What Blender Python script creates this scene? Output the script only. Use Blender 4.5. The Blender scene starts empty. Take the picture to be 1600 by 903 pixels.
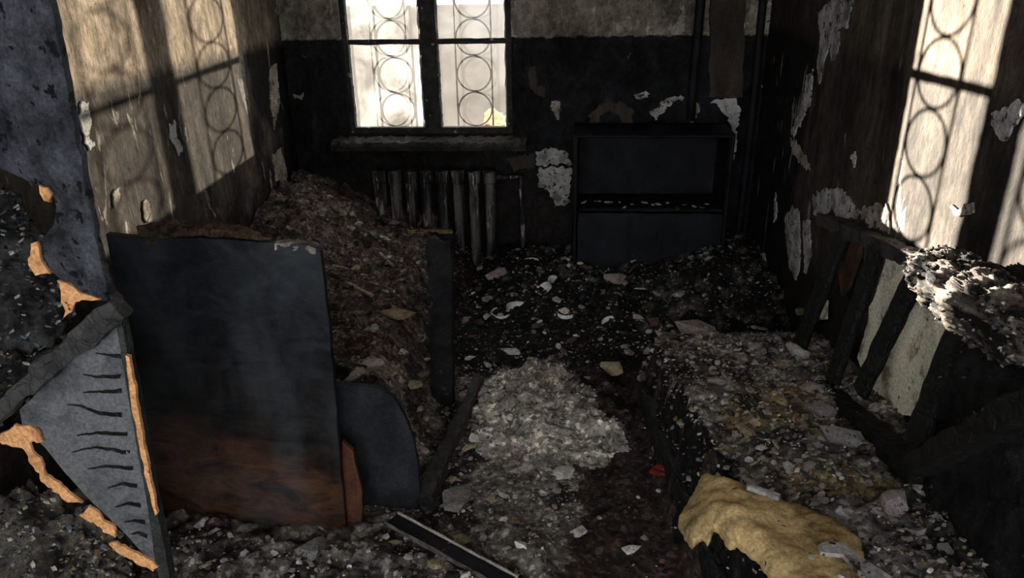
import bpy, bmesh, math, random
import numpy as np
from mathutils import Vector, Matrix, noise

random.seed(7)
SC = bpy.context.scene
COL = SC.collection

# ------------------------------------------------------------------ camera
F = 1175.0                    # focal length in pixels of the 1600 x 903 frame
CH = 1.70                     # camera height
AX = np.array([[0.99698449, 0.01425571, -0.07628046],     # world axes seen in camera (x right, y down, z forward)
               [0.07582416, -0.38811025, 0.9184885],
               [-0.01651152, -0.92150269, -0.38802082]])
cam_d = bpy.data.cameras.new('camera'); cam = bpy.data.objects.new('camera', cam_d); COL.objects.link(cam)
cam_d.sensor_width = 36.0; cam_d.lens = F * 36.0 / 1600.0; cam_d.clip_start = 0.02; cam_d.clip_end = 300
rot = Matrix(((AX[0][0], -AX[0][1], -AX[0][2]), (AX[1][0], -AX[1][1], -AX[1][2]), (AX[2][0], -AX[2][1], -AX[2][2])))
cam.matrix_world = Matrix.Translation((0, 0, CH)) @ rot.to_4x4()
SC.camera = cam

# ------------------------------------------------------------------ light
world = bpy.data.worlds.new('overcast_sky'); SC.world = world; world.use_nodes = True
bg = world.node_tree.nodes['Background']; bg.inputs[0].default_value = (0.93, 0.965, 1.0, 1); bg.inputs[1].default_value = 4.0

def sun(name, d, strength, color, angle):
    l = bpy.data.lights.new(name, 'SUN'); l.energy = strength; l.color = color; l.angle = math.radians(angle)
    o = bpy.data.objects.new(name, l); COL.objects.link(o)
    o.rotation_euler = Vector(d).to_track_quat('-Z', 'Y').to_euler(); o.location = (0, 12, 4)
    return o
sun('sun', (1.0, -1.33, 0.030), 88.0, (1.0, 0.94, 0.85), 0.35)
sun('sun_glinting_off_far_windows', (-1.0, -1.68, -0.06), 10.0, (1.0, 0.90, 0.76), 0.9)

SC.view_settings.view_transform = 'Standard'; SC.view_settings.look = 'None'
SC.view_settings.exposure = 0.0; SC.view_settings.gamma = 1.0; SC.view_settings.use_curve_mapping = False

# ------------------------------------------------------------------ helpers
def ray(px, py):
    d = AX @ np.array([px - 800.0, py - 451.5, F]); return d / np.linalg.norm(d)
def onp(px, py, ax, v):
    d = ray(px, py); t = (v - (CH if ax == 2 else 0.0)) / d[ax]
    return Vector((d[0] * t, d[1] * t, CH + d[2] * t))
def proj(p):
    c = AX.T @ np.array([p[0], p[1], p[2] - CH]); return 800 + F * c[0] / c[2], 451.5 + F * c[1] / c[2]
def sm(a, b, x):
    t = min(1.0, max(0.0, (x - a) / (b - a))); return t * t * (3 - 2 * t)
def N(x, y, z=0.0, s=1.0): return noise.noise(Vector((x * s, y * s, z * s)))
def fbm(x, y, z, s, o=4): return noise.fractal(Vector((x * s, y * s, z * s)), 0.9, 2.0, o)

def tag(o, label=None, cat=None, group=None, kind=None):
    if label: o['label'] = label
    if cat: o['category'] = cat
    if group: o['group'] = group
    if kind: o['kind'] = kind
    return o
def empty(name, loc=(0, 0, 0)):
    o = bpy.data.objects.new(name, None); COL.objects.link(o); o.location = loc; o.empty_display_size = 0.1; return o
def link(name, me, mat, parent=None):
    o = bpy.data.objects.new(name, me); COL.objects.link(o)
    if mat and not me.materials: me.materials.append(mat)
    if parent:
        o.parent = parent; o.matrix_parent_inverse = Matrix.Translation(-Vector(parent.location))
    return o
def mesh(name, vs, fs, mat, parent=None, smooth=False, cols=None):
    me = bpy.data.meshes.new(name); me.from_pydata([tuple(v) for v in vs], [], fs); me.update()
    if smooth: me.polygons.foreach_set('use_smooth', [True] * len(me.polygons))
    if cols is not None:
        a = me.color_attributes.new('tint', 'FLOAT_COLOR', 'POINT')
        arr = np.ones((len(vs), 4), dtype=np.float32); arr[:, :3] = np.array(cols, dtype=np.float32); a.data.foreach_set('color', arr.ravel())
    return link(name, me, mat, parent)
def from_bm(name, bm, mat, parent=None, smooth=False):
    bmesh.ops.recalc_face_normals(bm, faces=bm.faces[:])
    me = bpy.data.meshes.new(name); bm.to_mesh(me); bm.free()
    if smooth: me.polygons.foreach_set('use_smooth', [True] * len(me.polygons))
    return link(name, me, mat, parent)
def box(name, lo, hi, mat, parent=None, bev=0.003):
    bm = bmesh.new(); r = bmesh.ops.create_cube(bm, size=1.0)
    for v in bm.verts:
        for k in range(3): v.co[k] = lo[k] if v.co[k] < 0 else hi[k]
    if bev: bmesh.ops.bevel(bm, geom=bm.edges[:], offset=bev, segments=1, affect='EDGES')
    return from_bm(name, bm, mat, parent)
def beam(name, p0, p1, w, h, mat, parent=None, rough=0.006, side=(0, 0, 1), step=0.02, seed=0, taper=1.0, ragged=0.0):
    """charred bar from p0 to p1 with an eaten, uneven surface"""
    p0, p1 = Vector(p0), Vector(p1); d = (p1 - p0); L = d.length; d.normalize()
    u = Vector(side); u = (u - d * u.dot(d)).normalized(); v = d.cross(u)
    n = max(4, int(L / step)); ring = []
    for a, b in ((-1, -1), (-.35, -1), (.35, -1), (1, -1), (1, -.3), (1, .3), (1, 1), (.35, 1), (-.35, 1), (-1, 1), (-1, .3), (-1, -.3)):
        r = 0.94 if abs(a) == 1 and abs(b) == 1 else 1.0
        ring.append((a * r * w / 2, b * r * h / 2))
    vs, fs = [], []
    for i in range(n + 1):
        t = i / n; k = 1 + (taper - 1) * t
        for j, (a, b) in enumerate(ring):
            p = p0 + d * (L * t) + u * (b * k) + v * (a * k)
            if i in (0, n): p += d * (ragged * (random.random() - .5)) if ragged else Vector()
            q = p * 1.0 + Vector((seed * 3.7, 0, 0))
            nn = fbm(q.x, q.y, q.z, 14, 4) * rough
            p += (u * b + v * a).normalized() * nn
            vs.append(p)
    m = len(ring)
    for i in range(n):
        for j in range(m):
            fs.append((i * m + j, i * m + (j + 1) % m, (i + 1) * m + (j + 1) % m, (i + 1) * m + j))
    fs.append(tuple(range(m - 1, -1, -1))); fs.append(tuple(n * m + j for j in range(m)))
    return mesh(name, vs, fs, mat, parent)
def jag(pts, step, amp, seed=0):
    """subdivide a closed outline and roughen it"""
    out = []; n = len(pts)
    for i in range(n):
        a, b = Vector(pts[i]), Vector(pts[(i + 1) % n]); L = (b - a).length; k = max(1, int(L / step))
        t = (b - a).normalized() if L > 0 else Vector((1, 0, 0))
        for j in range(k):
            p = a.lerp(b, j / k)
            w = Vector((p.x, p.y, p.z)) * (.37 / step)
            p = p + noise.noise_vector(w + Vector((0, 0, seed))) * amp + noise.noise_vector(w * 2.6 + Vector((seed, 0, 9))) * amp * .8
            out.append(p)
    return out
def slab(name, pts, nrm, th, mat, parent=None, bev=0.0):
    """solid plate: outline pts (3D, near planar), thickness th along nrm"""
    nrm = Vector(nrm).normalized(); bm = bmesh.new()
    vs = [bm.verts.new(p) for p in pts]
    f = bm.faces.new(vs)
    r = bmesh.ops.extrude_face_region(bm, geom=[f])
    bmesh.ops.translate(bm, verts=[g for g in r['geom'] if isinstance(g, bmesh.types.BMVert)], vec=nrm * th)
    if bev:
        bmesh.ops.bevel(bm, geom=[e for e in bm.edges if len(e.link_faces) == 2 and e.calc_face_angle(0) > 0.9 and abs((e.verts[0].co - e.verts[1].co).normalized().dot(nrm)) < .5], offset=bev, segments=2, affect='EDGES')
    bmesh.ops.triangulate(bm, faces=[f for f in bm.faces if len(f.verts) > 4])
    return from_bm(name, bm, mat, parent)
def lump(name, c, r, amp, scale, sub, mat, parent=None, seed=0, flat=None, boxy=1.0, rotz=0.0):
    bm = bmesh.new(); bmesh.ops.create_icosphere(bm, subdivisions=sub, radius=1.0)
    ca, sa = math.cos(rotz), math.sin(rotz)
    for v in bm.verts:
        n = v.co.normalized()
        q = Vector([math.copysign(abs(t) ** boxy, t) for t in n])
        p = Vector((q.x * r[0], q.y * r[1], q.z * r[2]))
        k = fbm(p.x + seed, p.y, p.z, scale, 5) * amp
        rdg = abs(N(p.x + seed * 2, p.y, p.z, scale * 2.3)) * amp * .8
        p += n * (k - rdg)
        if flat is not None and p.z < -flat: p.z = -flat
        v.co = Vector((p.x * ca - p.y * sa, p.x * sa + p.y * ca, p.z)) + Vector(c)
    return from_bm(name, bm, mat, parent, smooth=sub >= 5)

# ------------------------------------------------------------------ materials
def new_mat(name):
    m = bpy.data.materials.new(name); m.use_nodes = True; nt = m.node_tree
    return m, nt, nt.nodes['Principled BSDF']
def nd(nt, t, **kw):
    n = nt.nodes.new(t)
    for k, v in kw.items(): setattr(n, k, v)
    return n
def setin(n, **kw):
    for k, v in kw.items(): n.inputs[k.replace('_', ' ')].default_value = v
    return n
def coords(nt, scale=(1, 1, 1)):
    g = nd(nt, 'ShaderNodeNewGeometry'); mp = nd(nt, 'ShaderNodeMapping'); mp.inputs['Scale'].default_value = scale
    nt.links.new(g.outputs['Position'], mp.inputs[0]); return mp.outputs[0]
def noise_n(nt, vec, scale, detail=6, rough=.6, dist=0.0):
    n = nd(nt, 'ShaderNodeTexNoise'); setin(n, Scale=scale, Detail=detail, Roughness=rough, Distortion=dist)
    nt.links.new(vec, n.inputs['Vector']); return n.outputs['Fac']
def ramp(nt, fac, stops, interp='LINEAR'):
    r = nd(nt, 'ShaderNodeValToRGB'); r.color_ramp.interpolation = interp
    while len(r.color_ramp.elements) < len(stops): r.color_ramp.elements.new(.5)
    for e, (p, c) in zip(r.color_ramp.elements, stops):
        e.position = p; e.color = (c, c, c, 1) if isinstance(c, (int, float)) else (*c, 1)
    nt.links.new(fac, r.inputs[0]); return r.outputs[0]
def mixc(nt, fac, a, b, mode='MIX'):
    m = nd(nt, 'ShaderNodeMix', data_type='RGBA', blend_type=mode)
    for s, v in ((0, fac), (6, a), (7, b)):
        if isinstance(v, bpy.types.NodeSocket): nt.links.new(v, m.inputs[s])
        elif isinstance(v, (int, float)): m.inputs[s].default_value = v
        else: m.inputs[s].default_value = (*v, 1)
    return m.outputs[2]
def mth(nt, op, a, b=0.0):
    m = nd(nt, 'ShaderNodeMath', operation=op)
    for s, v in ((0, a), (1, b)):
        if isinstance(v, bpy.types.NodeSocket): nt.links.new(v, m.inputs[s])
        else: m.inputs[s].default_value = v
    return m.outputs[0]
def bump(nt, b, h, strength=.4, dist=.01):
    n = nd(nt, 'ShaderNodeBump'); setin(n, Strength=strength, Distance=dist)
    nt.links.new(h, n.inputs['Height']); nt.links.new(n.outputs[0], b.inputs['Normal'])
def finish(nt, b, col, rough=.8, spec=.3):
    if isinstance(col, bpy.types.NodeSocket): nt.links.new(col, b.inputs['Base Color'])
    else: b.inputs['Base Color'].default_value = (*col, 1)
    if isinstance(rough, bpy.types.NodeSocket): nt.links.new(rough, b.inputs['Roughness'])
    else: b.inputs['Roughness'].default_value = rough
    b.inputs['Specular IOR Level'].default_value = spec * .45

def mottled(name, dark, light, scale=6, stretch=(1, 1, 1), lo=.35, hi=.7, rough=.8, spec=.3, bs=.4, bd=.01, fleck=None, fleck_t=.7, fleck_s=40):
    m, nt, b = new_mat(name); v = coords(nt, stretch)
    n = noise_n(nt, v, scale, 8, .65, .3)
    c = ramp(nt, n, [(lo, dark), (hi, light)])
    if fleck:
        f = ramp(nt, noise_n(nt, v, fleck_s, 3, .6), [(fleck_t, 0.0), (fleck_t + .03, 1.0)])
        c = mixc(nt, f, c, fleck)
    c = mixc(nt, 1.0, c, ramp(nt, noise_n(nt, coords(nt), 130, 3, .7), [(.3, .62), (.7, 1.38)]), 'MULTIPLY')
    finish(nt, b, c, rough, spec)
    bump(nt, b, noise_n(nt, v, scale * 5, 6, .7), bs, bd); return m
def char_mat(name, dark=(.006, .006, .007), light=(.03, .03, .033), scale=30, rough=.6, spec=.35):
    m, nt, b = new_mat(name); v = coords(nt)
    vo = nd(nt, 'ShaderNodeTexVoronoi', feature='DISTANCE_TO_EDGE'); setin(vo, Scale=scale); nt.links.new(v, vo.inputs['Vector'])
    n = noise_n(nt, v, 9, 7, .65, .4)
    c = ramp(nt, n, [(.35, dark), (.72, light)])
    finish(nt, b, c, rough, spec)
    h = mth(nt, 'ADD', ramp(nt, vo.outputs['Distance'], [(0.0, 0.0), (.12, 1.0)]), noise_n(nt, v, 60, 4, .7))
    bump(nt, b, h, .5, .006); return m
def wall_mat(name, up_d, up_l, lo_d, lo_l, peel, dado=1.365, axis_x=True, peel_t=.62, peel_hi=None, streak=(1, 1, .22), low=None, up_peel=None, fade=.004, corner=None, grain=.30):
    """plaster above, oil-painted dado below, both sooted; paint burnt off in ragged upright flakes"""
    m, nt, b = new_mat(name); v = coords(nt); vs = coords(nt, streak)
    g = nd(nt, 'ShaderNodeSeparateXYZ'); nt.links.new(nd(nt, 'ShaderNodeNewGeometry').outputs['Position'], g.inputs[0])
    z = g.outputs['Z']
    n1 = noise_n(nt, vs, 5.5, 8, .68, .5); n2 = noise_n(nt, v, 26, 5, .7); n3 = noise_n(nt, vs, 9, 7, .62, 1.0)
    up = ramp(nt, n1, [(.33, up_d), (.62, up_l)]); lo = ramp(nt, n1, [(.36, lo_d), (.7, lo_l)])
    if up_peel: up = mixc(nt, ramp(nt, n3, [(.60, 0.0), (.62, 1.0)]), up, up_peel)
    zz = mth(nt, 'ADD', z, mth(nt, 'MULTIPLY', mth(nt, 'SUBTRACT', n2, .5), .05))
    fd = nd(nt, 'ShaderNodeMapRange'); setin(fd, From_Min=dado - fade, From_Max=dado + fade); nt.links.new(zz, fd.inputs[0])
    f = ramp(nt, n3, [(peel_t, 0.0), (peel_t + .02, 1.0)])
    lo = mixc(nt, f, lo, mixc(nt, ramp(nt, n2, [(.4, 0.0), (.65, 1.0)]), peel, tuple(.55 * t for t in peel)))
    if low:                      # charred zone towards the floor, with the ragged edge of burnt-off paint
        q = mth(nt, 'ADD', z, mth(nt, 'MULTIPLY', mth(nt, 'SUBTRACT', noise_n(nt, v, 3.2, 7, .65), .5), .9))
        fl = nd(nt, 'ShaderNodeMapRange'); setin(fl, From_Min=low[0] + .05, From_Max=low[0] - .05); nt.links.new(q, fl.inputs[0])
        lo = mixc(nt, fl.outputs[0], lo, low[1])
    if corner:                   # thick soot in the right back corner; unlit end of left wall painted dark
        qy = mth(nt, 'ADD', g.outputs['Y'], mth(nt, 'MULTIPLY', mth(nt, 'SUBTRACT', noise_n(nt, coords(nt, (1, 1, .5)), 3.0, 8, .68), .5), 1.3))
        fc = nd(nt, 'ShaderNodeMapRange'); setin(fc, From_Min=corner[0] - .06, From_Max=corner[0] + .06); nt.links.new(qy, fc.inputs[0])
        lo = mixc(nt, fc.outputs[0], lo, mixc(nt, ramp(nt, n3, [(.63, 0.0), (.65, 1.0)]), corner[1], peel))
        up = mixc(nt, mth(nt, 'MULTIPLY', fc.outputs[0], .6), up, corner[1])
    c = mixc(nt, fd.outputs[0], lo, up)
    st = ramp(nt, noise_n(nt, coords(nt, (1, 1, grain)), 34 if grain < .4 else 22, 6, .7, 1.2), [(.32, .45), (.68, 1.3)])
    c = mixc(nt, 1.0, c, ramp(nt, noise_n(nt, v, 11, 8, .72, .4), [(.32, .5), (.66, 1.25)]), 'MULTIPLY')
    c = mixc(nt, 1.0, c, st, 'MULTIPLY')
    c = mixc(nt, ramp(nt, noise_n(nt, v, 48, 3, .6), [(.66, 0.0), (.70, .65)]), c, tuple(.35 * t for t in up_d))
    finish(nt, b, c, .88, .2)
    h = mth(nt, 'ADD', mth(nt, 'MULTIPLY', f, .6), mth(nt, 'ADD', n2, n1))
    bump(nt, b, h, .55, .012); return m
def tint_mat(name, rough=.9, cell=70, contrast=(.4, 2.1), bs=.7, spec=.25):
    """colour from the mesh's own tint attribute, broken up into grit"""
    m, nt, b = new_mat(name); v = coords(nt)
    at = nd(nt, 'ShaderNodeVertexColor', layer_name='tint')
    vo = nd(nt, 'ShaderNodeTexVoronoi'); setin(vo, Scale=cell, Randomness=1.0); nt.links.new(v, vo.inputs['Vector'])
    sp = nd(nt, 'ShaderNodeSeparateColor'); nt.links.new(vo.outputs['Color'], sp.inputs[0])
    k = ramp(nt, sp.outputs[0], [(0.0, contrast[0]), (.7, 1.0), (1.0, contrast[1])])
    k2 = ramp(nt, noise_n(nt, v, 22, 6, .7), [(.3, .45), (.7, 1.4)])
    c = mixc(nt, 1.0, mixc(nt, 1.0, at.outputs['Color'], k, 'MULTIPLY'), k2, 'MULTIPLY')
    finish(nt, b, c, rough, spec)
    bump(nt, b, mth(nt, 'ADD', noise_n(nt, v, 55, 6, .75), sp.outputs[1]), bs, .012); return m

M = {}
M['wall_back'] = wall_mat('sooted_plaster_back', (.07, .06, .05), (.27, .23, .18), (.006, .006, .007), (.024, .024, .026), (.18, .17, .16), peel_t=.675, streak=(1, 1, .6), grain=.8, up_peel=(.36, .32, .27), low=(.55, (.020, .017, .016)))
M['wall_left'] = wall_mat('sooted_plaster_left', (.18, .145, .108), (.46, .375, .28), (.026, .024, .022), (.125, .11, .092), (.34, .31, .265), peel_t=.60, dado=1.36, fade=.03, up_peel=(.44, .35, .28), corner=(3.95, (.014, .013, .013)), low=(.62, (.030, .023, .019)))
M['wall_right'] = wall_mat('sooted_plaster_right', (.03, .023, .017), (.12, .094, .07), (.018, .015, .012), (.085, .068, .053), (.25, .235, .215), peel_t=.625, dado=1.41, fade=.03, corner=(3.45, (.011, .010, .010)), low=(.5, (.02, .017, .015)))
M['ceiling'] = mottled('sooted_ceiling', (.03, .028, .026), (.08, .075, .07), 3)
M['floor'] = mottled('sooted_floor', (.012, .009, .008), (.045, .030, .024), 7, spec=.4, rough=.6)
M['char'] = char_mat('charred_wood', (.004, .004, .004), (.018, .017, .017))
M['char_blue'] = mottled('charred_black_blue', (.003, .003, .004), (.013, .013, .016), 9, rough=.6, bs=.4, fleck=(.05, .05, .05), fleck_t=.69, fleck_s=50)
M['soot_frame'] = mottled('sooted_window_wood', (.012, .012, .012), (.05, .047, .043), 14, fleck=(.28, .26, .23), fleck_t=.66, fleck_s=22)
M['iron'] = mottled('burnt_cast_iron', (.012, .011, .012), (.13, .12, .113), 20, (1, 1, .15), .45, .60, rough=.6, spec=.5, fleck=(.34, .32, .30), fleck_t=.61, fleck_s=45)
M['wire'] = mottled('grille_steel', (.03, .028, .025), (.09, .08, .07), 20, rough=.5)
M['plaster'] = mottled('bare_plaster', (.12, .115, .11), (.42, .40, .38), 14, lo=.36, hi=.6, bs=.6, fleck=(.03, .028, .026), fleck_t=.60, fleck_s=36)
M['plaster_warm'] = mottled('bare_plaster_warm', (.12, .10, .082), (.37, .325, .27), 13, lo=.36, hi=.6, bs=.6, fleck=(.035, .03, .026), fleck_t=.60, fleck_s=36)
M['flake_white'] = mottled('white_paint_flake', (.22, .22, .21), (.46, .45, .43), 14, lo=.33, hi=.55, fleck=(.05, .048, .045), fleck_t=.64, fleck_s=40)
M['brown_board'] = mottled('scorched_brown_board', (.022, .016, .012), (.070, .050, .038), 10, (1, 1, .3))
M['rust'] = mottled('scorched_orange_wood', (.022, .010, .007), (.13, .052, .024), 9, (1, 1, .35), .3, .7)
M['chip'] = mottled('bare_chipboard', (.34, .14, .05), (.74, .37, .16), 12, lo=.30, hi=.5, bs=.3, fleck=(.12, .05, .02), fleck_t=.68, fleck_s=30)
M['white'] = mottled('glazed_white', (.5, .5, .48), (.72, .72, .70), 12, rough=.35, spec=.5, bs=.1)
M['grey_lam'] = mottled('grey_laminate', (.028, .028, .03), (.13, .13, .134), 4, lo=.36, hi=.52, bs=.3, bd=.003)
M['blue_char'] = mottled('blue_grey_char', (.022, .024, .029), (.135, .145, .17), 16, (1, 1, .7), .36, .68, rough=.65, bs=1.0, bd=.02, fleck=(.013, .013, .015), fleck_t=.60, fleck_s=34)
M['tint'] = tint_mat('burnt_debris')
M['tint_fine'] = tint_mat('debris_chips', cell=40, contrast=(.7, 1.25), bs=.35)
M['foam'] = mottled('tan_foam', (.11, .07, .03), (.46, .325, .15), 8, lo=.33, hi=.52, bs=.4, fleck=(.10, .06, .025), fleck_t=.68, fleck_s=26)
M['bundle'] = mottled('ashen_cloth', (.015, .014, .013), (.36, .30, .25), 20, (1, .35, 1.3), .44, .66, bs=1.0, bd=.03)
M['alu'] = mottled('dull_metal_edge', (.22, .20, .17), (.46, .42, .36), 22, rough=.45)
M['red'] = mottled('red_cloth', (.10, .012, .008), (.26, .03, .02), 20)
M['cream'] = mottled('cream_board', (.30, .26, .18), (.85, .78, .60), 10, lo=.38, hi=.47, bs=.3, fleck=(.13, .11, .08), fleck_t=.66, fleck_s=15)
M['ground'] = mottled('dusty_ground', (.085, .066, .047), (.14, .115, .087), .35, (1, .5, 1), .3, .7, bs=.1)

# ------------------------------------------------------------------ setting
XL, XR, YB = -1.66, 1.057, 4.40
Y0, ZC, TH = -1.0, 2.70, 0.12
WX0, WX1, WZ0, WZ1 = -1.315, -0.345, 0.825, 2.15         # window opening in the back wall

tag(box('floor', (XL - TH, Y0 - 2.5, -.1), (XR + TH, YB + TH, 0), M['floor'], bev=0), kind='structure')
tag(box('ceiling', (XL - TH, Y0, ZC), (XR + TH, YB + TH, ZC + .1), M['ceiling'], bev=0), kind='structure')
wl = tag(box('wall_left', (XL - TH, Y0, 0), (XL, YB, ZC), M['wall_left'], bev=0), kind='structure')
wr = tag(box('wall_right', (XR, Y0, 0), (XR + TH, YB, ZC), M['wall_right'], bev=0), kind='structure')
def wall_with_hole():
    a, b = YB, YB + TH; vs = []
    for y in (a, b):
        vs += [(XL - TH, y, 0), (XR + TH, y, 0), (XR + TH, y, ZC), (XL - TH, y, ZC), (WX0, y, WZ0), (WX1, y, WZ0), (WX1, y, WZ1), (WX0, y, WZ1)]
    fs = [(0, 1, 5, 4), (1, 2, 6, 5), (2, 3, 7, 6), (3, 0, 4, 7)]
    fs += [tuple(8 + i for i in reversed(f)) for f in fs]
    fs += [(4, 5, 13, 12), (5, 6, 14, 13), (6, 7, 15, 14), (7, 4, 12, 15), (1, 0, 8, 9), (2, 1, 9, 10), (3, 2, 10, 11), (0, 3, 11, 8)]
    return mesh('wall_back', vs, fs, M['wall_back'])
wb = tag(wall_with_hole(), kind='structure')

# window: frame, mullion, two sashes of two panes, sill, outer grille
win = empty('window_1', (-.83, YB + .05, WZ0)); tag(win, kind='structure')
m = M['soot_frame']; fy0, fy1 = YB + .02, YB + .075
SL, SRr = (-1.285, -.868), (-.768, -.378); BAR, ZB, ZT = 1.345, .862, 2.10
f = empty('frame'); f.parent = win; f.matrix_parent_inverse = Matrix.Translation(-Vector(win.location))
box('jamb', (WX0, fy0, WZ0), (SL[0], fy1, WZ1), m, f); box('jamb', (SRr[1], fy0, WZ0), (WX1, fy1, WZ1), m, f)
box('head_rail', (SL[0], fy0, ZT), (SRr[1], fy1, WZ1), m, f); box('bottom_rail', (SL[0], fy0, WZ0), (SRr[1], fy1, ZB), m, f)
beam('mullion', (-.818, YB + .045, ZB), (-.818, YB + .045, ZT), .10, .06, m, win, .005, side=(0, 1, 0))
def glass(nm, lo_, hi_):
  gm, nt, b = new_mat(nm)
  v = coords(nt); nn = noise_n(nt, v, 4.5, 6, .6, .6)
  tr = nd(nt, 'ShaderNodeBsdfTransparent'); tl = nd(nt, 'ShaderNodeBsdfTranslucent'); tl.inputs[0].default_value = (.95, .92, .86, 1)
  tr.inputs[0].default_value = (.97, .96, .94, 1)
  gl = nd(nt, 'ShaderNodeBsdfGlossy'); gl.inputs['Roughness'].default_value = .08
  mx = nd(nt, 'ShaderNodeMixShader'); nt.links.new(ramp(nt, nn, [(.36, lo_), (.70, hi_)]), mx.inputs[0]); nt.links.new(tr.outputs[0], mx.inputs[1]); nt.links.new(tl.outputs[0], mx.inputs[2])
  mx2 = nd(nt, 'ShaderNodeMixShader'); mx2.inputs[0].default_value = .03; nt.links.new(mx.outputs[0], mx2.inputs[1]); nt.links.new(gl.outputs[0], mx2.inputs[2])
  nt.links.new(mx2.outputs[0], nt.nodes['Material Output'].inputs['Surface'])
  return gm
GLASS = {SL: glass('thick_dusty_glass', .003, .036), SRr: glass('dusty_glass', .001, .007)}
for (a, b_) in (SL, SRr):
    beam('glazing_bar', (a, YB + .048, BAR), (b_, YB + .048, BAR), .026, .03, m, win, .004)
    for z0, z1 in ((ZB, BAR - .013), (BAR + .013, ZT)):
        p = box('pane', (a, YB + .046, z0), (b_, YB + .050, z1), GLASS[(a, b_)], win, bev=0)
        # broken white putty line left round the pane
        for s, (x0, x1) in enumerate(((a, a + .007), (b_ - .007, b_))):
            beam('putty_line', ((x0 + x1) / 2, YB + .040, z0), ((x0 + x1) / 2, YB + .040, z1), .011, .010, M['flake_white'], win, .006, side=(0, 1, 0), seed=s + z0)
sl = mesh('window_sill', *(lambda nx, ny: ([(-1.40 + 1.14 * i / nx, YB - .14 + .2 * j / ny, .80 + .02 * (j / ny) + .014 * fbm(i * .09, j * .1, 3, 3, 4) - (.02 if j == 0 else 0)) for j in range(ny + 1) for i in range(nx + 1)]
     + [(-1.40 + 1.14 * i / nx, YB - .135 if k else YB + .0, .755) for k in (1, 0) for i in range(nx + 1)],
     [(j * (nx + 1) + i, j * (nx + 1) + i + 1, (j + 1) * (nx + 1) + i + 1, (j + 1) * (nx + 1) + i) for j in range(ny) for i in range(nx)]
     + [((ny + 1) * (nx + 1) + i, (ny + 1) * (nx + 1) + i + 1, i + 1, i) for i in range(nx)]
     + [((ny + 2) * (nx + 1) + i, (ny + 2) * (nx + 1) + i + 1, (ny + 1) * (nx + 1) + i + 1, (ny + 1) * (nx + 1) + i) for i in range(nx)]))(110, 14),
     mottled('sooted_sill', (.010, .010, .010), (.06, .055, .05), 12, bs=.9, bd=.015, fleck=(.2, .19, .17), fleck_t=.70, fleck_s=40), win)

gr = empty('window_grille', (-.83, YB + .105, WZ0)); tag(gr, 'thin steel window grille of bars and circles outside the glass', 'grille')
def rod(name, pts, r, mat, parent, n=6, closed=False):
    vs, fs = [], []; k = len(pts)
    for i, p in enumerate(pts):
        p = Vector(p); a = Vector(pts[(i - 1) % k] if closed or i else pts[0]); c = Vector(pts[(i + 1) % k] if closed or i < k - 1 else pts[-1])
        d = (c - a).normalized(); u = Vector((0, 1, 0)) if abs(d.y) < .8 else Vector((0, 0, 1)); u = (u - d * u.dot(d)).normalized(); w = d.cross(u)
        for j in range(n):
            t = 2 * math.pi * j / n; vs.append(p + u * (r * math.cos(t)) + w * (r * math.sin(t)))
    for i in range(k if closed else k - 1):
        for j in range(n):
            fs.append((i * n + j, i * n + (j + 1) % n, ((i + 1) % k) * n + (j + 1) % n, ((i + 1) % k) * n + j))
    if not closed: fs += [tuple(range(n - 1, -1, -1)), tuple((k - 1) * n + j for j in range(n))]
    return mesh(name, vs, fs, mat, parent, smooth=True)
yg = YB + .105; R = .0985
for c in (-1.066, -.573):
    for dx in (-R - .006, R + .006):
        rod('bar', [(c + dx, yg, .70), (c + dx, yg, 2.25)], .0055, M['wire'], gr)
    for k in range(7):
        z = .955 + k * (2 * R + .006)
        rod('ring', [(c + R * math.cos(t * math.pi / 18), yg, z + R * math.sin(t * math.pi / 18)) for t in range(36)], .0055, M['wire'], gr, closed=True)
for z in (.72, 2.23): rod('crossbar', [(-1.35, yg, z), (-.31, yg, z)], .006, M['wire'], gr)

# outside: pale dusty ground below the window
tag(mesh('outdoor_ground', [(-60, YB + TH, -1.1), (60, YB + TH, -1.1), (60, 78, -1.1), (-60, 78, -1.1)], [(0, 1, 2, 3)], M['ground']), kind='structure')
ob = empty('bundle_outside', (-.75, 11.0, -1.1)); tag(ob, 'orange and red bundle lying on the ground outside the window', 'bundle')
OY = 11.0; pb = onp(772, 186, 1, OY)
lump('orange_sheet', (pb.x, OY, pb.z - .1), (.16, .14, .26), .06, 8, 4, mottled('orange_cloth', (.7, .36, .16), (.9, .62, .36), 5), ob, 3)
lump('red_rag', (pb.x - .12, OY - .2, pb.z - .2), (.12, .1, .15), .06, 9, 4, M['red'], ob, 9)

# timber upright and pipes at the right of the back wall
t1 = slab('trim_1', jag([onp(1112, -60, 1, YB - .03), onp(1168, -60, 1, YB - .03), onp(1160, 152, 1, YB - .03), onp(1108, 152, 1, YB - .03)], .03, .008, 4), (0, 1, 0), .03, M['brown_board']); tag(t1, kind='structure')
pp = empty('heating_pipes', (.66, YB - .04, 0)); tag(pp, 'two black upright heating pipes against the back wall', 'pipes')
for x, r in ((.672, .026), (1.005, .022)):
    rod('pipe', [(x + .004 * math.sin(k), YB - .04, 2.69 - (1.78 if x < .9 else 2.65) * k / 12) for k in range(13)], r, M['char_blue'], pp, 10)

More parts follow.
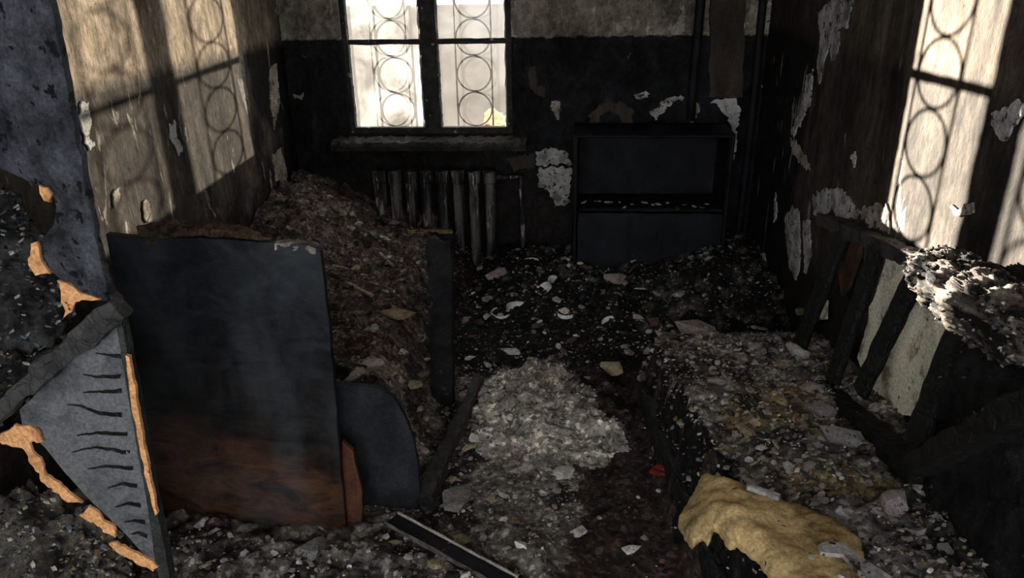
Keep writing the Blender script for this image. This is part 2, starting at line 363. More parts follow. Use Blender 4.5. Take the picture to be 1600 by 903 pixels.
# bare patches: sheets of paint and plaster hanging on the walls
def patch(wall, ax, v, px, mat, off=.006, th=.006, seed=0, name='paint_flake', amp=.017, step=.011):
    s = -1 if v > 0 else 1
    nrm = [0, 0, 0]; nrm[ax] = s
    pts = jag([onp(x, y, ax, v + s * .001) for x, y in px], step, amp, seed)
    for p in pts: p[ax] = v + s * .001
    return slab(name, pts, nrm, th, mat, wall)
PL, PW = M['plaster'], M['plaster_warm']
for i, (px, mt) in enumerate([
    ([(990, 147), (1012, 140), (1014, 150), (996, 156)], PL), ([(1017, 175), (1040, 155), (1066, 147), (1068, 156), (1045, 168), (1022, 188)], PL),
    ([(1051, 195), (1062, 193), (1060, 205), (1052, 205)], M['flake_white']), ([(1078, 150), (1092, 165), (1088, 180), (1080, 207)], PW),
    ([(1110, 158), (1140, 152), (1148, 142), (1155, 168), (1152, 215), (1148, 250), (1141, 250), (1144, 205), (1136, 180), (1118, 164)], M['flake_white']),
    ([(826, 105), (836, 103), (840, 130), (852, 135), (852, 152), (838, 148), (827, 130)], M['brown_board']), ([(862, 157), (874, 158), (876, 182), (868, 185), (860, 172)], PW),
    ([(838, 236), (862, 232), (884, 235), (891, 256), (838, 258)], PL), ([(842, 262), (891, 262), (891, 318), (868, 322), (858, 300), (842, 290)], PL),
    ([(920, 210), (924, 172), (945, 158), (975, 160), (988, 172), (986, 210), (975, 210), (968, 180), (945, 172), (934, 190), (932, 210)], M['brown_board']),
    ([(795, 245), (836, 240), (836, 262), (800, 266)], M['brown_board']),
    ([(1128, 38), (1150, 33), (1170, 38), (1160, 48), (1140, 48)], M['flake_white']),
    ([(1088, 10), (1098, 8), (1099, 35), (1092, 45)], PL), ([(1188, 5), (1222, 0), (1224, 52), (1190, 55)], PW),
    ([(1190, 135), (1200, 140), (1200, 152), (1190, 148)], PL), ([(460, 145), (478, 148), (474, 154), (462, 152)], PL)]):
    patch(wb, 1, YB, px, mt, seed=i)
for i, (px, mt) in enumerate([
    ([(122, 165), (136, 160), (140, 185), (136, 208), (146, 228), (138, 232), (128, 205)], M['flake_white']),
    ([(264, 195), (272, 190), (276, 212), (282, 232), (279, 246), (273, 230), (265, 215)], M['flake_white']),
    ([(222, 315), (230, 318), (236, 345), (225, 345)], PW), ([(175, 300), (184, 292), (185, 318), (175, 325)], PW),
    ([(425, 240), (438, 232), (448, 270), (446, 290), (430, 280)], PW), ([(432, 0), (448, 0), (452, 15), (440, 28), (430, 20)], PW),
    ([(440, 60), (450, 40), (470, 35), (474, 62), (455, 72)], PW), ([(420, 110), (430, 100), (436, 160), (428, 200), (422, 160)], PW)]):
    patch(wl, 0, XL, px, mt, seed=20 + i)
for i, (px, mt) in enumerate([
    ([(1555, 175), (1572, 162), (1600, 160), (1600, 185), (1585, 200), (1575, 222), (1560, 215), (1552, 195)], PL),
    ([(1280, 20), (1298, 0), (1335, 0), (1325, 40), (1305, 45), (1290, 90), (1282, 130), (1278, 100), (1284, 60)], PL),
    ([(1302, 50), (1314, 40), (1308, 90), (1300, 95)], PL), ([(1262, 120), (1272, 110), (1268, 160), (1250, 195), (1240, 215), (1238, 205), (1255, 165)], PL),
    ([(1236, 215), (1242, 220), (1262, 250), (1268, 265), (1258, 262), (1240, 236)], PW),
    ([(1270, 308), (1285, 298), (1312, 295), (1330, 310), (1340, 340), (1318, 345), (1300, 325), (1290, 338), (1276, 335)], PL),
    ([(1340, 330), (1370, 318), (1392, 325), (1392, 365), (1360, 352)], PW), ([(1330, 245), (1338, 238), (1336, 260)], PL),
    ([(1228, 340), (1240, 322), (1250, 330), (1252, 400), (1246, 440), (1236, 420), (1230, 380)], PL), ([(1256, 345), (1266, 340), (1268, 400), (1258, 430)], PL),
    ([(1168, 395), (1180, 384), (1196, 400), (1205, 425), (1188, 432), (1176, 422)], PL), ([(1212, 300), (1216, 330), (1210, 350)], PL),
    ([(1485, 325), (1520, 322), (1522, 332), (1490, 338)], PW)]):
    patch(wr, 0, XR, px, mt, seed=50 + i)

# ------------------------------------------------------------------ debris over the floor: one height field, split into heaps
def bed_edge(y): return float(np.interp(y, [1.0, 1.38, 1.77, 2.35, 2.8, 3.3], [.47, .45, .385, .33, .31, .40]))
def height(x, y, fine=True):
    h = .025
    bz = .47 - .14 * (y - 1.4)                                    # burnt bed along the right wall
    bed = bz * sm(bed_edge(y) - .03 + .05 * N(x, y, 1, 6), bed_edge(y) + .05 + .04 * N(x, y, 5, 9), x) * sm(3.35, 2.85, y)
    left = .30 * sm(-.50, -.80, x) * sm(1.98, 2.2, y) + .28 * sm(-.95, -1.6, x) * sm(2.9, 4.0, y)
    back = .13 * sm(3.0, 3.8, y) * sm(-.7, -.3, x) + .10 * sm(3.2, 3.5, y) * sm(.4, .8, x)
    front = .07 * sm(2.1, 1.7, y) * sm(.15, -.2, x)
    ash = .05 * sm(.42, .2, math.hypot((x + .08) / 1.0, (y - 2.75) / 1.25))
    h += max(bed, left, back, front) + ash
    rough = .6 if bed > .1 else (.8 if left > .05 or back > .05 or front > .03 else (.75 if ash > .01 else .12))
    if fine:
        h += rough * (.045 * fbm(x, y, .3, 5, 3) + .035 * fbm(x, y, 7.7, 16, 4)) + .006 * rough * N(x, y, 2, 60)
    return max(h, .004)
def inpoly(p, poly):
    x, y = p; r = False; j = len(poly) - 1
    for i in range(len(poly)):
        xi, yi = poly[i]; xj, yj = poly[j]
        if (yi > y) != (yj > y) and x < (xj - xi) * (y - yi) / (yj - yi) + xi: r = not r
        j = i
    return r
def flat(pxs, z): return [tuple(onp(x, y, 2, z)[:2]) for x, y in pxs]
ASH = flat([(735, 600), (780, 580), (830, 565), (890, 560), (888, 605), (930, 635), (990, 690), (950, 705), (900, 718), (800, 722), (742, 692)], .07)
AISLE = flat([(892, 590), (1000, 545), (1030, 600), (1090, 740), (1110, 800), (1190, 960), (840, 960), (900, 800), (905, 720), (985, 692), (930, 638)], .02)
PIT_SHADE = flat([(690, 395), (800, 400), (900, 470), (1000, 480), (1010, 560), (890, 570), (760, 560), (680, 560)], .08)  # black shadows of this stretch, painted into the debris colour
TAN1 = flat([(1130, 640), (1180, 610), (1260, 600), (1330, 650), (1300, 700), (1200, 690), (1150, 700)], .36)
TAN2 = flat([(1230, 740), (1300, 720), (1400, 770), (1390, 800), (1300, 810), (1240, 790)], .42)
GREYMID = flat([(680, 740), (760, 690), (880, 725), (910, 790), (880, 903), (760, 903), (670, 800)], .04)
FRONTG = flat([(380, 870), (480, 835), (600, 830), (640, 903), (620, 960), (370, 960)], .1)
HOLLOW_SHADE = flat([(1040, 572), (1090, 566), (1170, 578), (1180, 610), (1130, 626), (1060, 610)], .30)  # dark of the gap painted as colour; the heap does not dip
RING = flat([(1185, 690), (1215, 680), (1255, 700), (1245, 735), (1190, 745), (1165, 725)], .38)
RIM = flat([(1020, 590), (1040, 585), (1075, 660), (1125, 740), (1105, 745), (1055, 690)], .36)
PALEL = flat([(520, 610), (560, 560), (620, 540), (660, 600), (640, 660), (600, 620)], .33)
def region(x, y):
    jx, jy = x + .05 * fbm(x, y, 5, 7, 4), y + .05 * fbm(x, y, 9, 7, 4)
    if jx > bed_edge(jy) and jy < 3.25: return 'bed'
    if inpoly((jx, jy), ASH): return 'ash'
    if inpoly((jx, jy), AISLE): return 'aisle'
    if jx < -.56 and jy > 1.97: return 'left'
    if jy > 2.95: return 'back'
    return 'front'
def mix3(a, b, t): return tuple(a[i] + (b[i] - a[i]) * t for i in range(3))
def debris_col(x, y, reg):
    jx, jy = x + .04 * fbm(x, y, 3, 9, 4), y + .04 * fbm(x, y, 6, 9, 4)
    n = fbm(x, y, 1.5, 12, 5); n2 = fbm(x, y, 8.5, 4, 3)
    if reg == 'ash': c = mix3((.17, .15, .13), (.40, .36, .31), sm(-.6, .2, n + .5 * n2))
    elif reg == 'aisle': c = mix3((.010, .008, .008), (.040, .027, .022), sm(-.6, .5, n + (2.6 - y) * .6))
    elif reg == 'left': c = mix3((.045, .033, .029), (.15, .113, .098), sm(-.5, .6, n))
    elif reg == 'back': c = mix3((.008, .008, .008), (.075, .068, .062), sm(-.1, .6, n))
    elif reg == 'bed':
        c = mix3((.045, .038, .034), (.29, .265, .24), sm(-.45, .45, n))
        if jx - bed_edge(jy) < .055: c = (.008, .007, .007)          # charred mattress side, its shade painted in as black
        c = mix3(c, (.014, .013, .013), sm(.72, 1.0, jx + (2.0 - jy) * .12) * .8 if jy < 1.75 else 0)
    else: c = mix3((.03, .026, .024), (.17, .15, .13), sm(-.4, .6, n))
    for poly, cc, k in ((HOLLOW_SHADE, (.008, .007, .008), .9), (RING, (.010, .009, .009), .9), (RIM, (.34, .31, .29), .6 if jx - bed_edge(jy) > .055 else 0), (PIT_SHADE, (.007, .006, .006), .9), (TAN1, (.20, .145, .07), .75), (TAN2, (.17, .12, .05), .75), (GREYMID, (.20, .18, .16), .65), (FRONTG, (.22, .20, .18), .65), (PALEL, (.26, .225, .185), .8)):
        if inpoly((jx, jy), poly): c = mix3(c, cc, k * (.65 + .35 * sm(-.5, .4, n)))
    c = tuple(1.35 * t for t in c)
    if n2 > .45 and reg not in ('ash', 'aisle'): c = mix3(c, (.01, .009, .009), .8)
    return c
GX0, GX1, GY0, GY1, GS = XL + .012, XR - .004, 1.0, YB - .004, .010
nx, ny = int((GX1 - GX0) / GS), int((GY1 - GY0) / GS)
grid = [[None] * (nx + 1) for _ in range(ny + 1)]
regs = {k: ([], [], [], {}) for k in ('bed', 'ash', 'aisle', 'left', 'back', 'front')}
HT = np.zeros((ny + 1, nx + 1))
for j in range(ny + 1):
    for i in range(nx + 1): HT[j, i] = height(GX0 + i * GS, GY0 + j * GS)
def hsample(x, y):
    i = min(nx, max(0, int(round((x - GX0) / GS)))); j = min(ny, max(0, int(round((y - GY0) / GS)))); return HT[j, i]
for j in range(ny):
    for i in range(nx):
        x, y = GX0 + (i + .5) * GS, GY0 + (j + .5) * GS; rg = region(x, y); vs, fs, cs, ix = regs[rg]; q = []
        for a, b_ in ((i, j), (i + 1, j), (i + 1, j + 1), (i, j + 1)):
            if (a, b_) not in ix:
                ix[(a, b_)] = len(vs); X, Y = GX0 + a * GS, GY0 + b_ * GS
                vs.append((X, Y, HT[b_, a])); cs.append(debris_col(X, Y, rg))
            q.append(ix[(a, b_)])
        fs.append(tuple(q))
for rg, nm, lb, ct in (('bed', 'bed_debris', 'grey and tan burnt debris heaped over the bed along the right wall', 'debris'),
                       ('ash', 'ash_heap', 'pale grey sheet of ash and plaster dust in the middle of the floor', 'ash'),
                       ('aisle', 'soot_layer', 'black and brown soot trodden on the bare floor strip beside the bed', 'soot'),
                       ('left', 'brown_debris', 'brown burnt debris heaped along the left wall behind the black panel', 'debris'),
                       ('back', 'black_debris', 'black debris with crockery in front of the cabinet and radiator', 'debris'),
                       ('front', 'grey_debris', 'grey plaster debris on the floor in the foreground centre', 'debris')):
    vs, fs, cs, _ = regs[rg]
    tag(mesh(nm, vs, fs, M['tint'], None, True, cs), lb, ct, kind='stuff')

# chips: countless small ones as stuff, bigger ones as single chunks
PAL = {'bed': [((.26, .24, .22), 4), ((.40, .37, .34), 2), ((.05, .045, .04), 5), ((.16, .11, .06), 2), ((.12, .10, .09), 4)],
       'ash': [((.34, .31, .27), 5), ((.22, .2, .18), 4), ((.07, .06, .055), 2)],
       'aisle': [((.05, .035, .03), 4), ((.02, .018, .018), 4), ((.3, .28, .26), 1)],
       'left': [((.10, .075, .065), 5), ((.04, .03, .027), 5), ((.20, .17, .14), 2), ((.33, .29, .24), 1)],
       'back': [((.02, .02, .02), 5), ((.10, .09, .085), 4), ((.24, .22, .21), 3), ((.4, .38, .36), .6), ((.1, .04, .03), 1)],
       'front': [((.24, .22, .2), 4), ((.36, .33, .30), 2), ((.05, .045, .04), 4), ((.14, .11, .09), 3)]}
def pick(rg):
    p = PAL[rg]; t = random.random() * sum(w for _, w in p)
    for c, w in p:
        t -= w
        if t <= 0: break
    k = random.uniform(.85, 1.65); return tuple(k * a for a in c)
def chip_verts(c, s, fl):
    """small angular flake: skewed octahedron-like solid"""
    rz = random.uniform(0, 6.28); tx, ty = random.uniform(-.6, .6), random.uniform(-.6, .6); out = []
    k = random.choice((4, 5, 6))
    for lay in (0, 1):
        for i in range(k):
            a = rz + 6.283 * i / k + random.uniform(-.3, .3); r = s * random.uniform(.55, 1.0) * (1 if lay == 0 else .8)
            x, y = r * math.cos(a), r * math.sin(a) * .75
            z = (lay - .35) * fl * s * random.uniform(.6, 1.2) + tx * x + ty * y
            out.append((c[0] + x, c[1] + y, c[2] + z))
    fs = [tuple(range(k - 1, -1, -1)), tuple(range(k, 2 * k))] + [(i, (i + 1) % k, k + (i + 1) % k, k + i) for i in range(k)]
    return out, fs
chips = {k: ([], [], []) for k in PAL}
DENS = {'bed': 6500, 'ash': 700, 'aisle': 420, 'left': 5200, 'back': 4200, 'front': 4200}
cnt = {k: 0 for k in PAL}
tries = 0
while tries < 60000:
    tries += 1
    x, y = random.uniform(GX0 + .03, GX1 - .03), 1.1 + (4.3 - 1.1) * random.random(); rg = region(x, y)
    if cnt[rg] >= DENS[rg]: continue
    if -1.45 < x < -.6 and 1.80 < y < 1.99: continue
    cnt[rg] += 1
    s = min(.030, .0036 * math.exp(random.gauss(.45, .55)))
    vv, ff = chip_verts((x, y, hsample(x, y) + .002), s, random.uniform(.25, .8))
    V, Fc, Cc = chips[rg]; o = len(V); V += vv; Fc += [tuple(o + q for q in f_) for f_ in ff]; c = pick(rg); Cc += [c] * len(vv)
for rg, nm, lb in (('bed', 'bed_grit', 'countless small grey and tan chips strewn over the burnt bed'), ('ash', 'ash_grit', 'countless pale crumbs on the ash heap mid floor'),
                   ('aisle', 'soot_grit', 'scattered dark crumbs on the bare floor strip'), ('left', 'brown_grit', 'countless brown crumbs on the heap along the left wall'),
                   ('back', 'black_grit', 'countless black and grey chips in front of the cabinet'), ('front', 'grey_grit', 'countless grey plaster crumbs on the foreground floor')):
    V, Fc, Cc = chips[rg]; tag(mesh(nm, V, Fc, M['tint_fine'], None, False, Cc), lb, 'chips', kind='stuff')

def on_heap(px, py):
    """first point of the debris surface along this line of sight"""
    d = ray(px, py); t = .9
    while t < 7:
        p = d * t; z = CH + p[2]
        if p[0] > XR - .02 or p[0] < XL + .02 or p[1] > YB - .02: break
        if p[1] > GY0 and z <= hsample(p[0], p[1]): break
        t += .006
    p = d * t; return Vector((p[0], p[1], CH + p[2]))
CM = {k: mottled('chunk_' + k, tuple(.5 * t for t in c), tuple(1.35 * t for t in c), 30, lo=.32, hi=.54, bs=.9, bd=.012, fleck=tuple(.2 * t for t in c), fleck_t=.64, fleck_s=60) for k, c in dict(
    pale=(.44, .41, .37), grey=(.24, .225, .21), dark=(.06, .055, .05), tan=(.34, .27, .17), white=(.62, .60, .57), yellow=(.30, .24, .13), pink=(.32, .26, .25), brown=(.12, .07, .05)).items()}
def chunk(p, s, mat, seed, fl=.5, elong=1.0, name='plaster_chunk', rz=None):
    rnd = random.Random(seed); bm = bmesh.new()
    for k in range(16):
        v = Vector((rnd.gauss(0, 1), rnd.gauss(0, 1), rnd.gauss(0, 1))).normalized() * rnd.uniform(.8, 1.0)
        bm.verts.new((v.x * s * elong, v.y * s * .8, v.z * s * fl))
    r = bmesh.ops.convex_hull(bm, input=bm.verts[:])
    bmesh.ops.delete(bm, geom=[v for v in bm.verts if not v.link_faces], context='VERTS')
    o = from_bm(name, bm, mat); o.location = p + Vector((0, 0, s * fl * .25))
    o.rotation_euler = (rnd.uniform(-.25, .25), rnd.uniform(-.25, .25), rnd.uniform(0, 6.28) if rz is None else rz); return o

# chunks one can point at in the photograph: pixel, half size in pixels, colour, label
NAMED = [
    (880, 742, 17, 'pale', 'pale plaster chunk beside the bare floor strip, near the metal rail'), (712, 785, 34, 'grey', 'flat grey plaster lump lying above the metal rail'),
    (905, 835, 13, 'pale', 'pale pointed plaster chip at the edge of the bare floor strip'), (720, 848, 18, 'tan', 'tan plaster lump beside the upper end of the metal rail'),
    (955, 578, 19, 'tan', 'tan angular fragment lying on the black floor between ash and bed'), (985, 862, 14, 'white', 'white chip alone on the bare floor at the bottom'),
    (1245, 552, 22, 'pale', 'pale oblong plaster piece at the foot of the first black slat'), (1315, 806, 12, 'white', 'white round chip lying on the foam near the grey plate'),
    (1226, 805, 9, 'white', 'small white chip on the middle of the tan foam'), (1188, 702, 8, 'pale', 'small pink-white pebble on the dark ring on the bed'),
    (1394, 790, 24, 'pink', 'pinkish plaster slab on the bed right of the foam'), (1320, 690, 32, 'grey', 'long grey plaster slab below the slats on the bed'),
    (1285, 650, 24, 'grey', 'dark grey lump on the bed under the second slat'), (1350, 668, 22, 'grey', 'flat grey lump at the lower rail of the slats'),
    (1120, 600, 15, 'grey', 'grey lump at the far end of the bed'), (1085, 517, 34, 'pink', 'rounded pinkish cushion of plaster beyond the bed'),
    (965, 440, 20, 'pink', 'pinkish plaster lump at the foot of the black cabinet'), (780, 432, 20, 'pink', 'pinkish crumpled lump right of the radiator'),
    (735, 562, 8, 'white', 'small white chip in the black hollow before the ash heap'), (620, 495, 24, 'yellow', 'yellowish flat plaster piece on the brown heap'),
    (655, 532, 13, 'pale', 'pale rounded lump on the brown heap beside the black post'), (575, 575, 24, 'pale', 'large pale plaster lump on the brown heap by the panel'),
    (645, 603, 15, 'tan', 'tan oblong chunk beside the post on the brown heap'), (628, 553, 10, 'pale', 'pale flat chip on the brown heap near the large lump'),
    (316, 820, 10, 'white', 'white square chip on the floor at the foot of the black panel'), (400, 870, 8, 'pale', 'small pale chip on grey debris near the panel corner'),
    (1385, 848, 30, 'grey', 'thick grey plaster slab right of the foam in the corner'), (1270, 612, 18, 'pink', 'pinkish lump on the bed near the second slat'),
    (1340, 610, 14, 'grey', 'grey upright chunk between second and third slats'), (560, 352, 8, 'pale', 'pale chip on the brown heap under the window corner'),
    (1048, 510, 8, 'pale', 'pale sliver left of the pinkish cushion of plaster'), (1022, 505, 14, 'brown', 'brown flat fragment before the cabinet'),
    (1220, 630, 16, 'yellow', 'yellowish lump in the middle of the tan stain on the bed'), (1165, 680, 18, 'tan', 'tan foam scrap standing on the bed edge'),
    (490, 862, 26, 'grey', 'broad grey lump of ash in front of the black panel'), (680, 885, 12, 'tan', 'orange-tan chip beside the metal rail'),
    (800, 552, 12, 'pale', 'pale flat chip at the far rim of the ash heap'), (985, 553, 12, 'tan', 'tan speckled scrap beyond the bed end'),
    (617, 350, 10, 'pink', 'pinkish white chip under the left end of the radiator'), (1250, 490, 10, 'yellow', 'yellowish upright scrap left of the first slat'),
    (1440, 770, 12, 'pale', 'pale chip on the dark slope right of the pinkish slab'), (555, 590, 16, 'pale', 'pale flat plaster piece close to the edge of the black panel'),
    (600, 640, 9, 'pale', 'pale chip above the rounded dark board'), (870, 470, 9, 'pink', 'pinkish chip between plate shards and cabinet'), (1120, 870, 9, 'grey', 'grey chip on the dark floor below the foam'),
]

for i, (px, py, hp, mt, lb) in enumerate(NAMED):
    p = on_heap(px, py); dist = (p - Vector((0, 0, CH))).length
    tag(chunk(p + Vector((0, 0, .006)), 1.15 * hp * dist / F, CM[mt], 100 + i, .42, 1.15), lb, 'plaster chunk')
# smaller chunks, each told apart by its colour and the nearest thing one can name
MARKS = [((px, py), ref) for (px, py, _, _, _), ref in zip(NAMED, [
    'pale chunk near the metal rail', 'flat grey lump above the rail', 'pointed chip by the floor strip', 'tan lump by the rail', 'tan fragment on black floor', 'white chip on the bare floor',
    'pale piece under the first slat', 'white chip by the grey plate', 'white chip on the foam', 'pebble on the dark ring', 'pinkish slab right of the foam', 'long grey slab below the slats',
    'dark lump under the second slat', 'flat lump at the lower rail', 'grey lump at the bed end', 'pinkish plaster cushion', 'pinkish lump at the cabinet foot', 'pinkish lump by the radiator',
    'white chip before the ash', 'yellowish piece on the brown heap', 'pale lump by the post', 'large pale lump by the panel', 'tan chunk by the post', 'flat chip on the brown heap',
    'white chip below the panel', 'pale chip near the panel corner', 'thick grey slab in the corner', 'pinkish lump by the second slat', 'upright chunk between the slats', 'pale chip under the window corner',
    'sliver by the plaster cushion', 'brown fragment before the cabinet', 'yellowish lump on the tan stain', 'tan scrap on the bed edge', 'broad ash lump before the panel', 'orange-tan chip by the rail',
    'pale chip at the ash rim', 'speckled scrap beyond the bed'])]
MARKS += [((804, 484), 'white bowl shard'), ((850, 455), 'large plate shard'), ((690, 500), 'black post'), ((700, 690), 'diagonal strut'), ((1038, 737), 'red rag'), ((850, 650), 'middle of the ash heap'),
          ((600, 420), 'top of the brown heap'), ((1190, 470), 'right end of the black debris'), ((1450, 850), 'dark right corner of the bed'), ((740, 400), 'radiator foot')]
used = set(); i = 0; got = dict(bed=0, left=0, back=0, front=0, ash=0, aisle=0); lim = dict(bed=100, left=60, back=70, front=45, ash=10, aisle=10)
GRP = dict(bed='plaster chunks on the bed', left='plaster chunks on the brown heap', back='chunks before the cabinet', front='plaster chunks in the foreground', ash='crumbs on the ash heap', aisle='crumbs on the floor strip')
while i < 6000 and any(got[k] < lim[k] for k in lim):
    i += 1; x, y = random.uniform(-1.4, .98), random.uniform(1.45, 4.15); rg = region(x, y)
    if got[rg] >= lim[rg] or (-1.5 < x < -.55 and 1.7 < y < 2.1): continue
    z = hsample(x, y); P = proj((x, y, z))
    if not (280 < P[0] < 1580 and P[1] < 895): continue
    if inpoly(P, [(166, 366), (500, 380), (541, 840), (250, 840)]): continue
    ch = {'bed': 'pale grey dark grey tan pink', 'left': 'brown grey tan dark pale', 'back': 'dark grey pale dark pink white brown', 'front': 'pale grey grey dark tan', 'ash': 'pale grey', 'aisle': 'grey dark brown'}[rg].split()
    mt = random.choice(ch); (mx_, my_), ref = min(MARKS, key=lambda q: math.hypot(q[0][0] - P[0], q[0][1] - P[1]))
    ddx, ddy = P[0] - mx_, P[1] - my_
    side = ('right of' if ddx > 0 else 'left of') if abs(ddx) > abs(ddy) else ('below' if ddy > 0 else 'above')
    lb = 'small ' + {'pink': 'pinkish'}.get(mt, mt) + ' chunk ' + side + ' the ' + ref
    if lb in used: continue
    used.add(lb); got[rg] += 1
    o = chunk(Vector((x, y, z)), random.uniform(.012, .027) * (1.2 if y > 2.6 else .9), CM[mt], 1000 + i, random.uniform(.3, .7), random.uniform(1, 1.7))
    tag(o, lb, 'plaster chunk', GRP[rg])

# ------------------------------------------------------------------ furniture
# radiator: cast iron, eight sections
rad = empty('radiator', (-.80, YB - .13, .07)); tag(rad, 'burnt cast iron radiator under the window', 'radiator')
def section():
    bm = bmesh.new()
    def tube(pts, rx, ry):
        rings = []
        for p in pts:
            rings.append([bm.verts.new((p[0] + rx * math.cos(a * math.pi / 5), p[1] + ry * math.sin(a * math.pi / 5), p[2])) for a in range(10)])
        for r0, r1 in zip(rings, rings[1:]):
            for a in range(10): bm.faces.new((r0[a], r0[(a + 1) % 10], r1[(a + 1) % 10], r1[a]))
        bm.faces.new(rings[0][::-1]); bm.faces.new(rings[-1])
    for dy in (-.042, .042):
        tube([(0, dy, .03), (0, dy, .55)], .026, .022)
    for z in (.03, .535):
        tube([(0, 0, z - .03), (0, 0, z - .02), (0, 0, z + .025), (0, 0, z + .035)], .040, .068)
    for v in bm.verts: v.co += Vector((0, 0, 0)) + noise.noise_vector(v.co * 30) * .003
    bmesh.ops.recalc_face_normals(bm, faces=bm.faces[:])
    me = bpy.data.meshes.new('section'); bm.to_mesh(me); bm.free(); me.polygons.foreach_set('use_smooth', [True] * len(me.polygons)); return me
sec = section()
for k in range(8):
    o = link('section', sec, M['iron'], rad); o.matrix_parent_inverse = Matrix(); o.location = (-.327 + k * .0935, 0, 0)
rod('supply_pipe', [(-.45, YB - .13, .60), (-.41, YB - .13, .60), (-.36, YB - .12, .595), (-.30, YB - .06, .59), (-.29, YB - .05, .3), (-.29, YB - .05, .02)], .014, M['iron'], rad, 8)

# black cabinet against the back wall
cab = empty('cabinet', (.43, 4.2, 0)); tag(cab, 'burnt black cabinet with an open upper bay against the back wall', 'cabinet')
K = M['char_blue']; cy0, cy1 = 4.03, 4.37; CX0, CX1 = .012, .86
beam('side_panel', (CX0 + .012, (cy0 + cy1) / 2, .02), (CX0 + .012, (cy0 + cy1) / 2, .885), .34, .026, K, cab, .004, side=(1, 0, 0))
beam('side_panel', (CX1 - .012, (cy0 + cy1) / 2, .02), (CX1 - .012, (cy0 + cy1) / 2, .885), .34, .026, K, cab, .004, side=(1, 0, 0))
beam('top_board', (CX0, (cy0 + cy1) / 2 + .005, .885), (CX1, (cy0 + cy1) / 2 + .005, .885), .34, .022, K, cab, .006, side=(0, 0, 1), seed=4)
box('back_board', (CX0 + .03, cy1 - .012, .05), (CX1 - .03, cy1, .87), K, cab)
beam('shelf', (CX0 + .03, (cy0 + cy1) / 2, .475), (CX1 - .03, (cy0 + cy1) / 2, .475), .31, .022, K, cab, .004, side=(0, 0, 1), seed=2)
d = slab('door', jag([Vector((CX0 + .03, cy0 - .004, .10)), Vector((CX1 - .03, cy0 - .004, .10)), Vector((CX1 - .03, cy0 - .004, .462)), Vector((CX0 + .03, cy0 - .004, .462))], .03, .004), (0, 1, 0), .018, mottled('blackened_door', (.004, .004, .006), (.013, .014, .018), 5, rough=.6, bs=.3, fleck=(.06, .06, .06), fleck_t=.71, fleck_s=50), cab)
ORD = 'first second third fourth fifth sixth seventh eighth ninth tenth eleventh twelfth thirteenth fourteenth fifteenth sixteenth'.split()
for k in range(16):
    x = CX0 + .06 + (k + .7 * random.random()) * (CX1 - CX0 - .12) / 16; y = cy0 + .01 + random.random() * .16
    o = chunk(Vector((x, y, .487)), random.uniform(.008, .022), CM[random.choice('grey pale dark dark brown pink white'.split())], 3000 + k, random.uniform(.3, .6), 1.5)
    tag(o, ORD[k] + ' fallen chip from the left on the shelf of the black cabinet', 'plaster chunk', 'chips on the cabinet shelf')

# dark upright panel (end board of the left-hand bed), brown scorched towards its foot
pm, nt, b = new_mat('scorched_panel'); v = coords(nt)
g = nd(nt, 'ShaderNodeSeparateXYZ'); nt.links.new(v, g.inputs[0])
q = mth(nt, 'ADD', mth(nt, 'ADD', g.outputs['Z'], mth(nt, 'MULTIPLY', g.outputs['X'], .28)), mth(nt, 'MULTIPLY', mth(nt, 'SUBTRACT', noise_n(nt, coords(nt, (1, 1, 2.2)), 4, 7, .65, .4), .5), .45))
c = ramp(nt, q, [(0.0, (.042, .018, .008)), (.05, (.022, .010, .006)), (.13, (.010, .007, .006)), (.6, (.009, .0105, .013)), (1.0, (.006, .0065, .009))])
c = mixc(nt, 1.0, c, ramp(nt, noise_n(nt, coords(nt, (1, 1, 2)), 7, 9, .75, 1.2), [(.36, .12), (.64, 1.7)]), 'MULTIPLY')
c = mixc(nt, ramp(nt, noise_n(nt, coords(nt, (1, 1, .45)), 4.5, 8, .62, .5), [(.42, 0.0), (.68, .9)]), c, (.022, .026, .029), 'SCREEN')
finish(nt, b, c, .62, .35); bump(nt, b, noise_n(nt, v, 40, 6, .7), .25, .004); M['panel'] = pm
hb = empty('bed_end_panel', (-1.0, 1.9, 0)); tag(hb, 'black upright bed end panel with scorched brown foot and burnt top', 'panel')
PY = 1.89
slab('board', jag([onp(166, 366, 1, PY), onp(225, 372, 1, PY), onp(330, 373, 1, PY), onp(420, 379, 1, PY), onp(490, 383, 1, PY), onp(500, 392, 1, PY), onp(514, 500, 1, PY), onp(525, 640, 1, PY), onp(541, 836, 1, PY), onp(252, 838, 1, PY)], .03, .003), (0, 1, 0), .022, M['panel'], hb)
tm = mottled('crusted_brown_edge', (.022, .013, .009), (.17, .105, .062), 22, lo=.38, hi=.68, bs=1.0, bd=.02)
a0, a1, a2 = onp(222, 360, 1, PY + .03), onp(340, 361, 1, PY + .03), onp(425, 374, 1, PY + .03)
beam('crusted_top_edge', a0, a1, .05, .042, tm, hb, .022, side=(0, 0, 1), step=.012, taper=.9); beam('crusted_top_edge', a1, a2, .05, .038, tm, hb, .02, side=(0, 0, 1), step=.012, taper=.4)
beam('ashen_corner', onp(432, 382, 1, PY + .012), onp(496, 388, 1, PY + .012), .03, .022, M['plaster_warm'], hb, .012, step=.01, seed=5)
slab('rear_board', jag([onp(534, 690, 1, PY + .03), onp(550, 705, 1, PY + .03), onp(566, 770, 1, PY + .03), onp(564, 830, 1, PY + .03), onp(538, 836, 1, PY + .03)], .03, .003), (0, 1, 0), .015, M['rust'], hb)
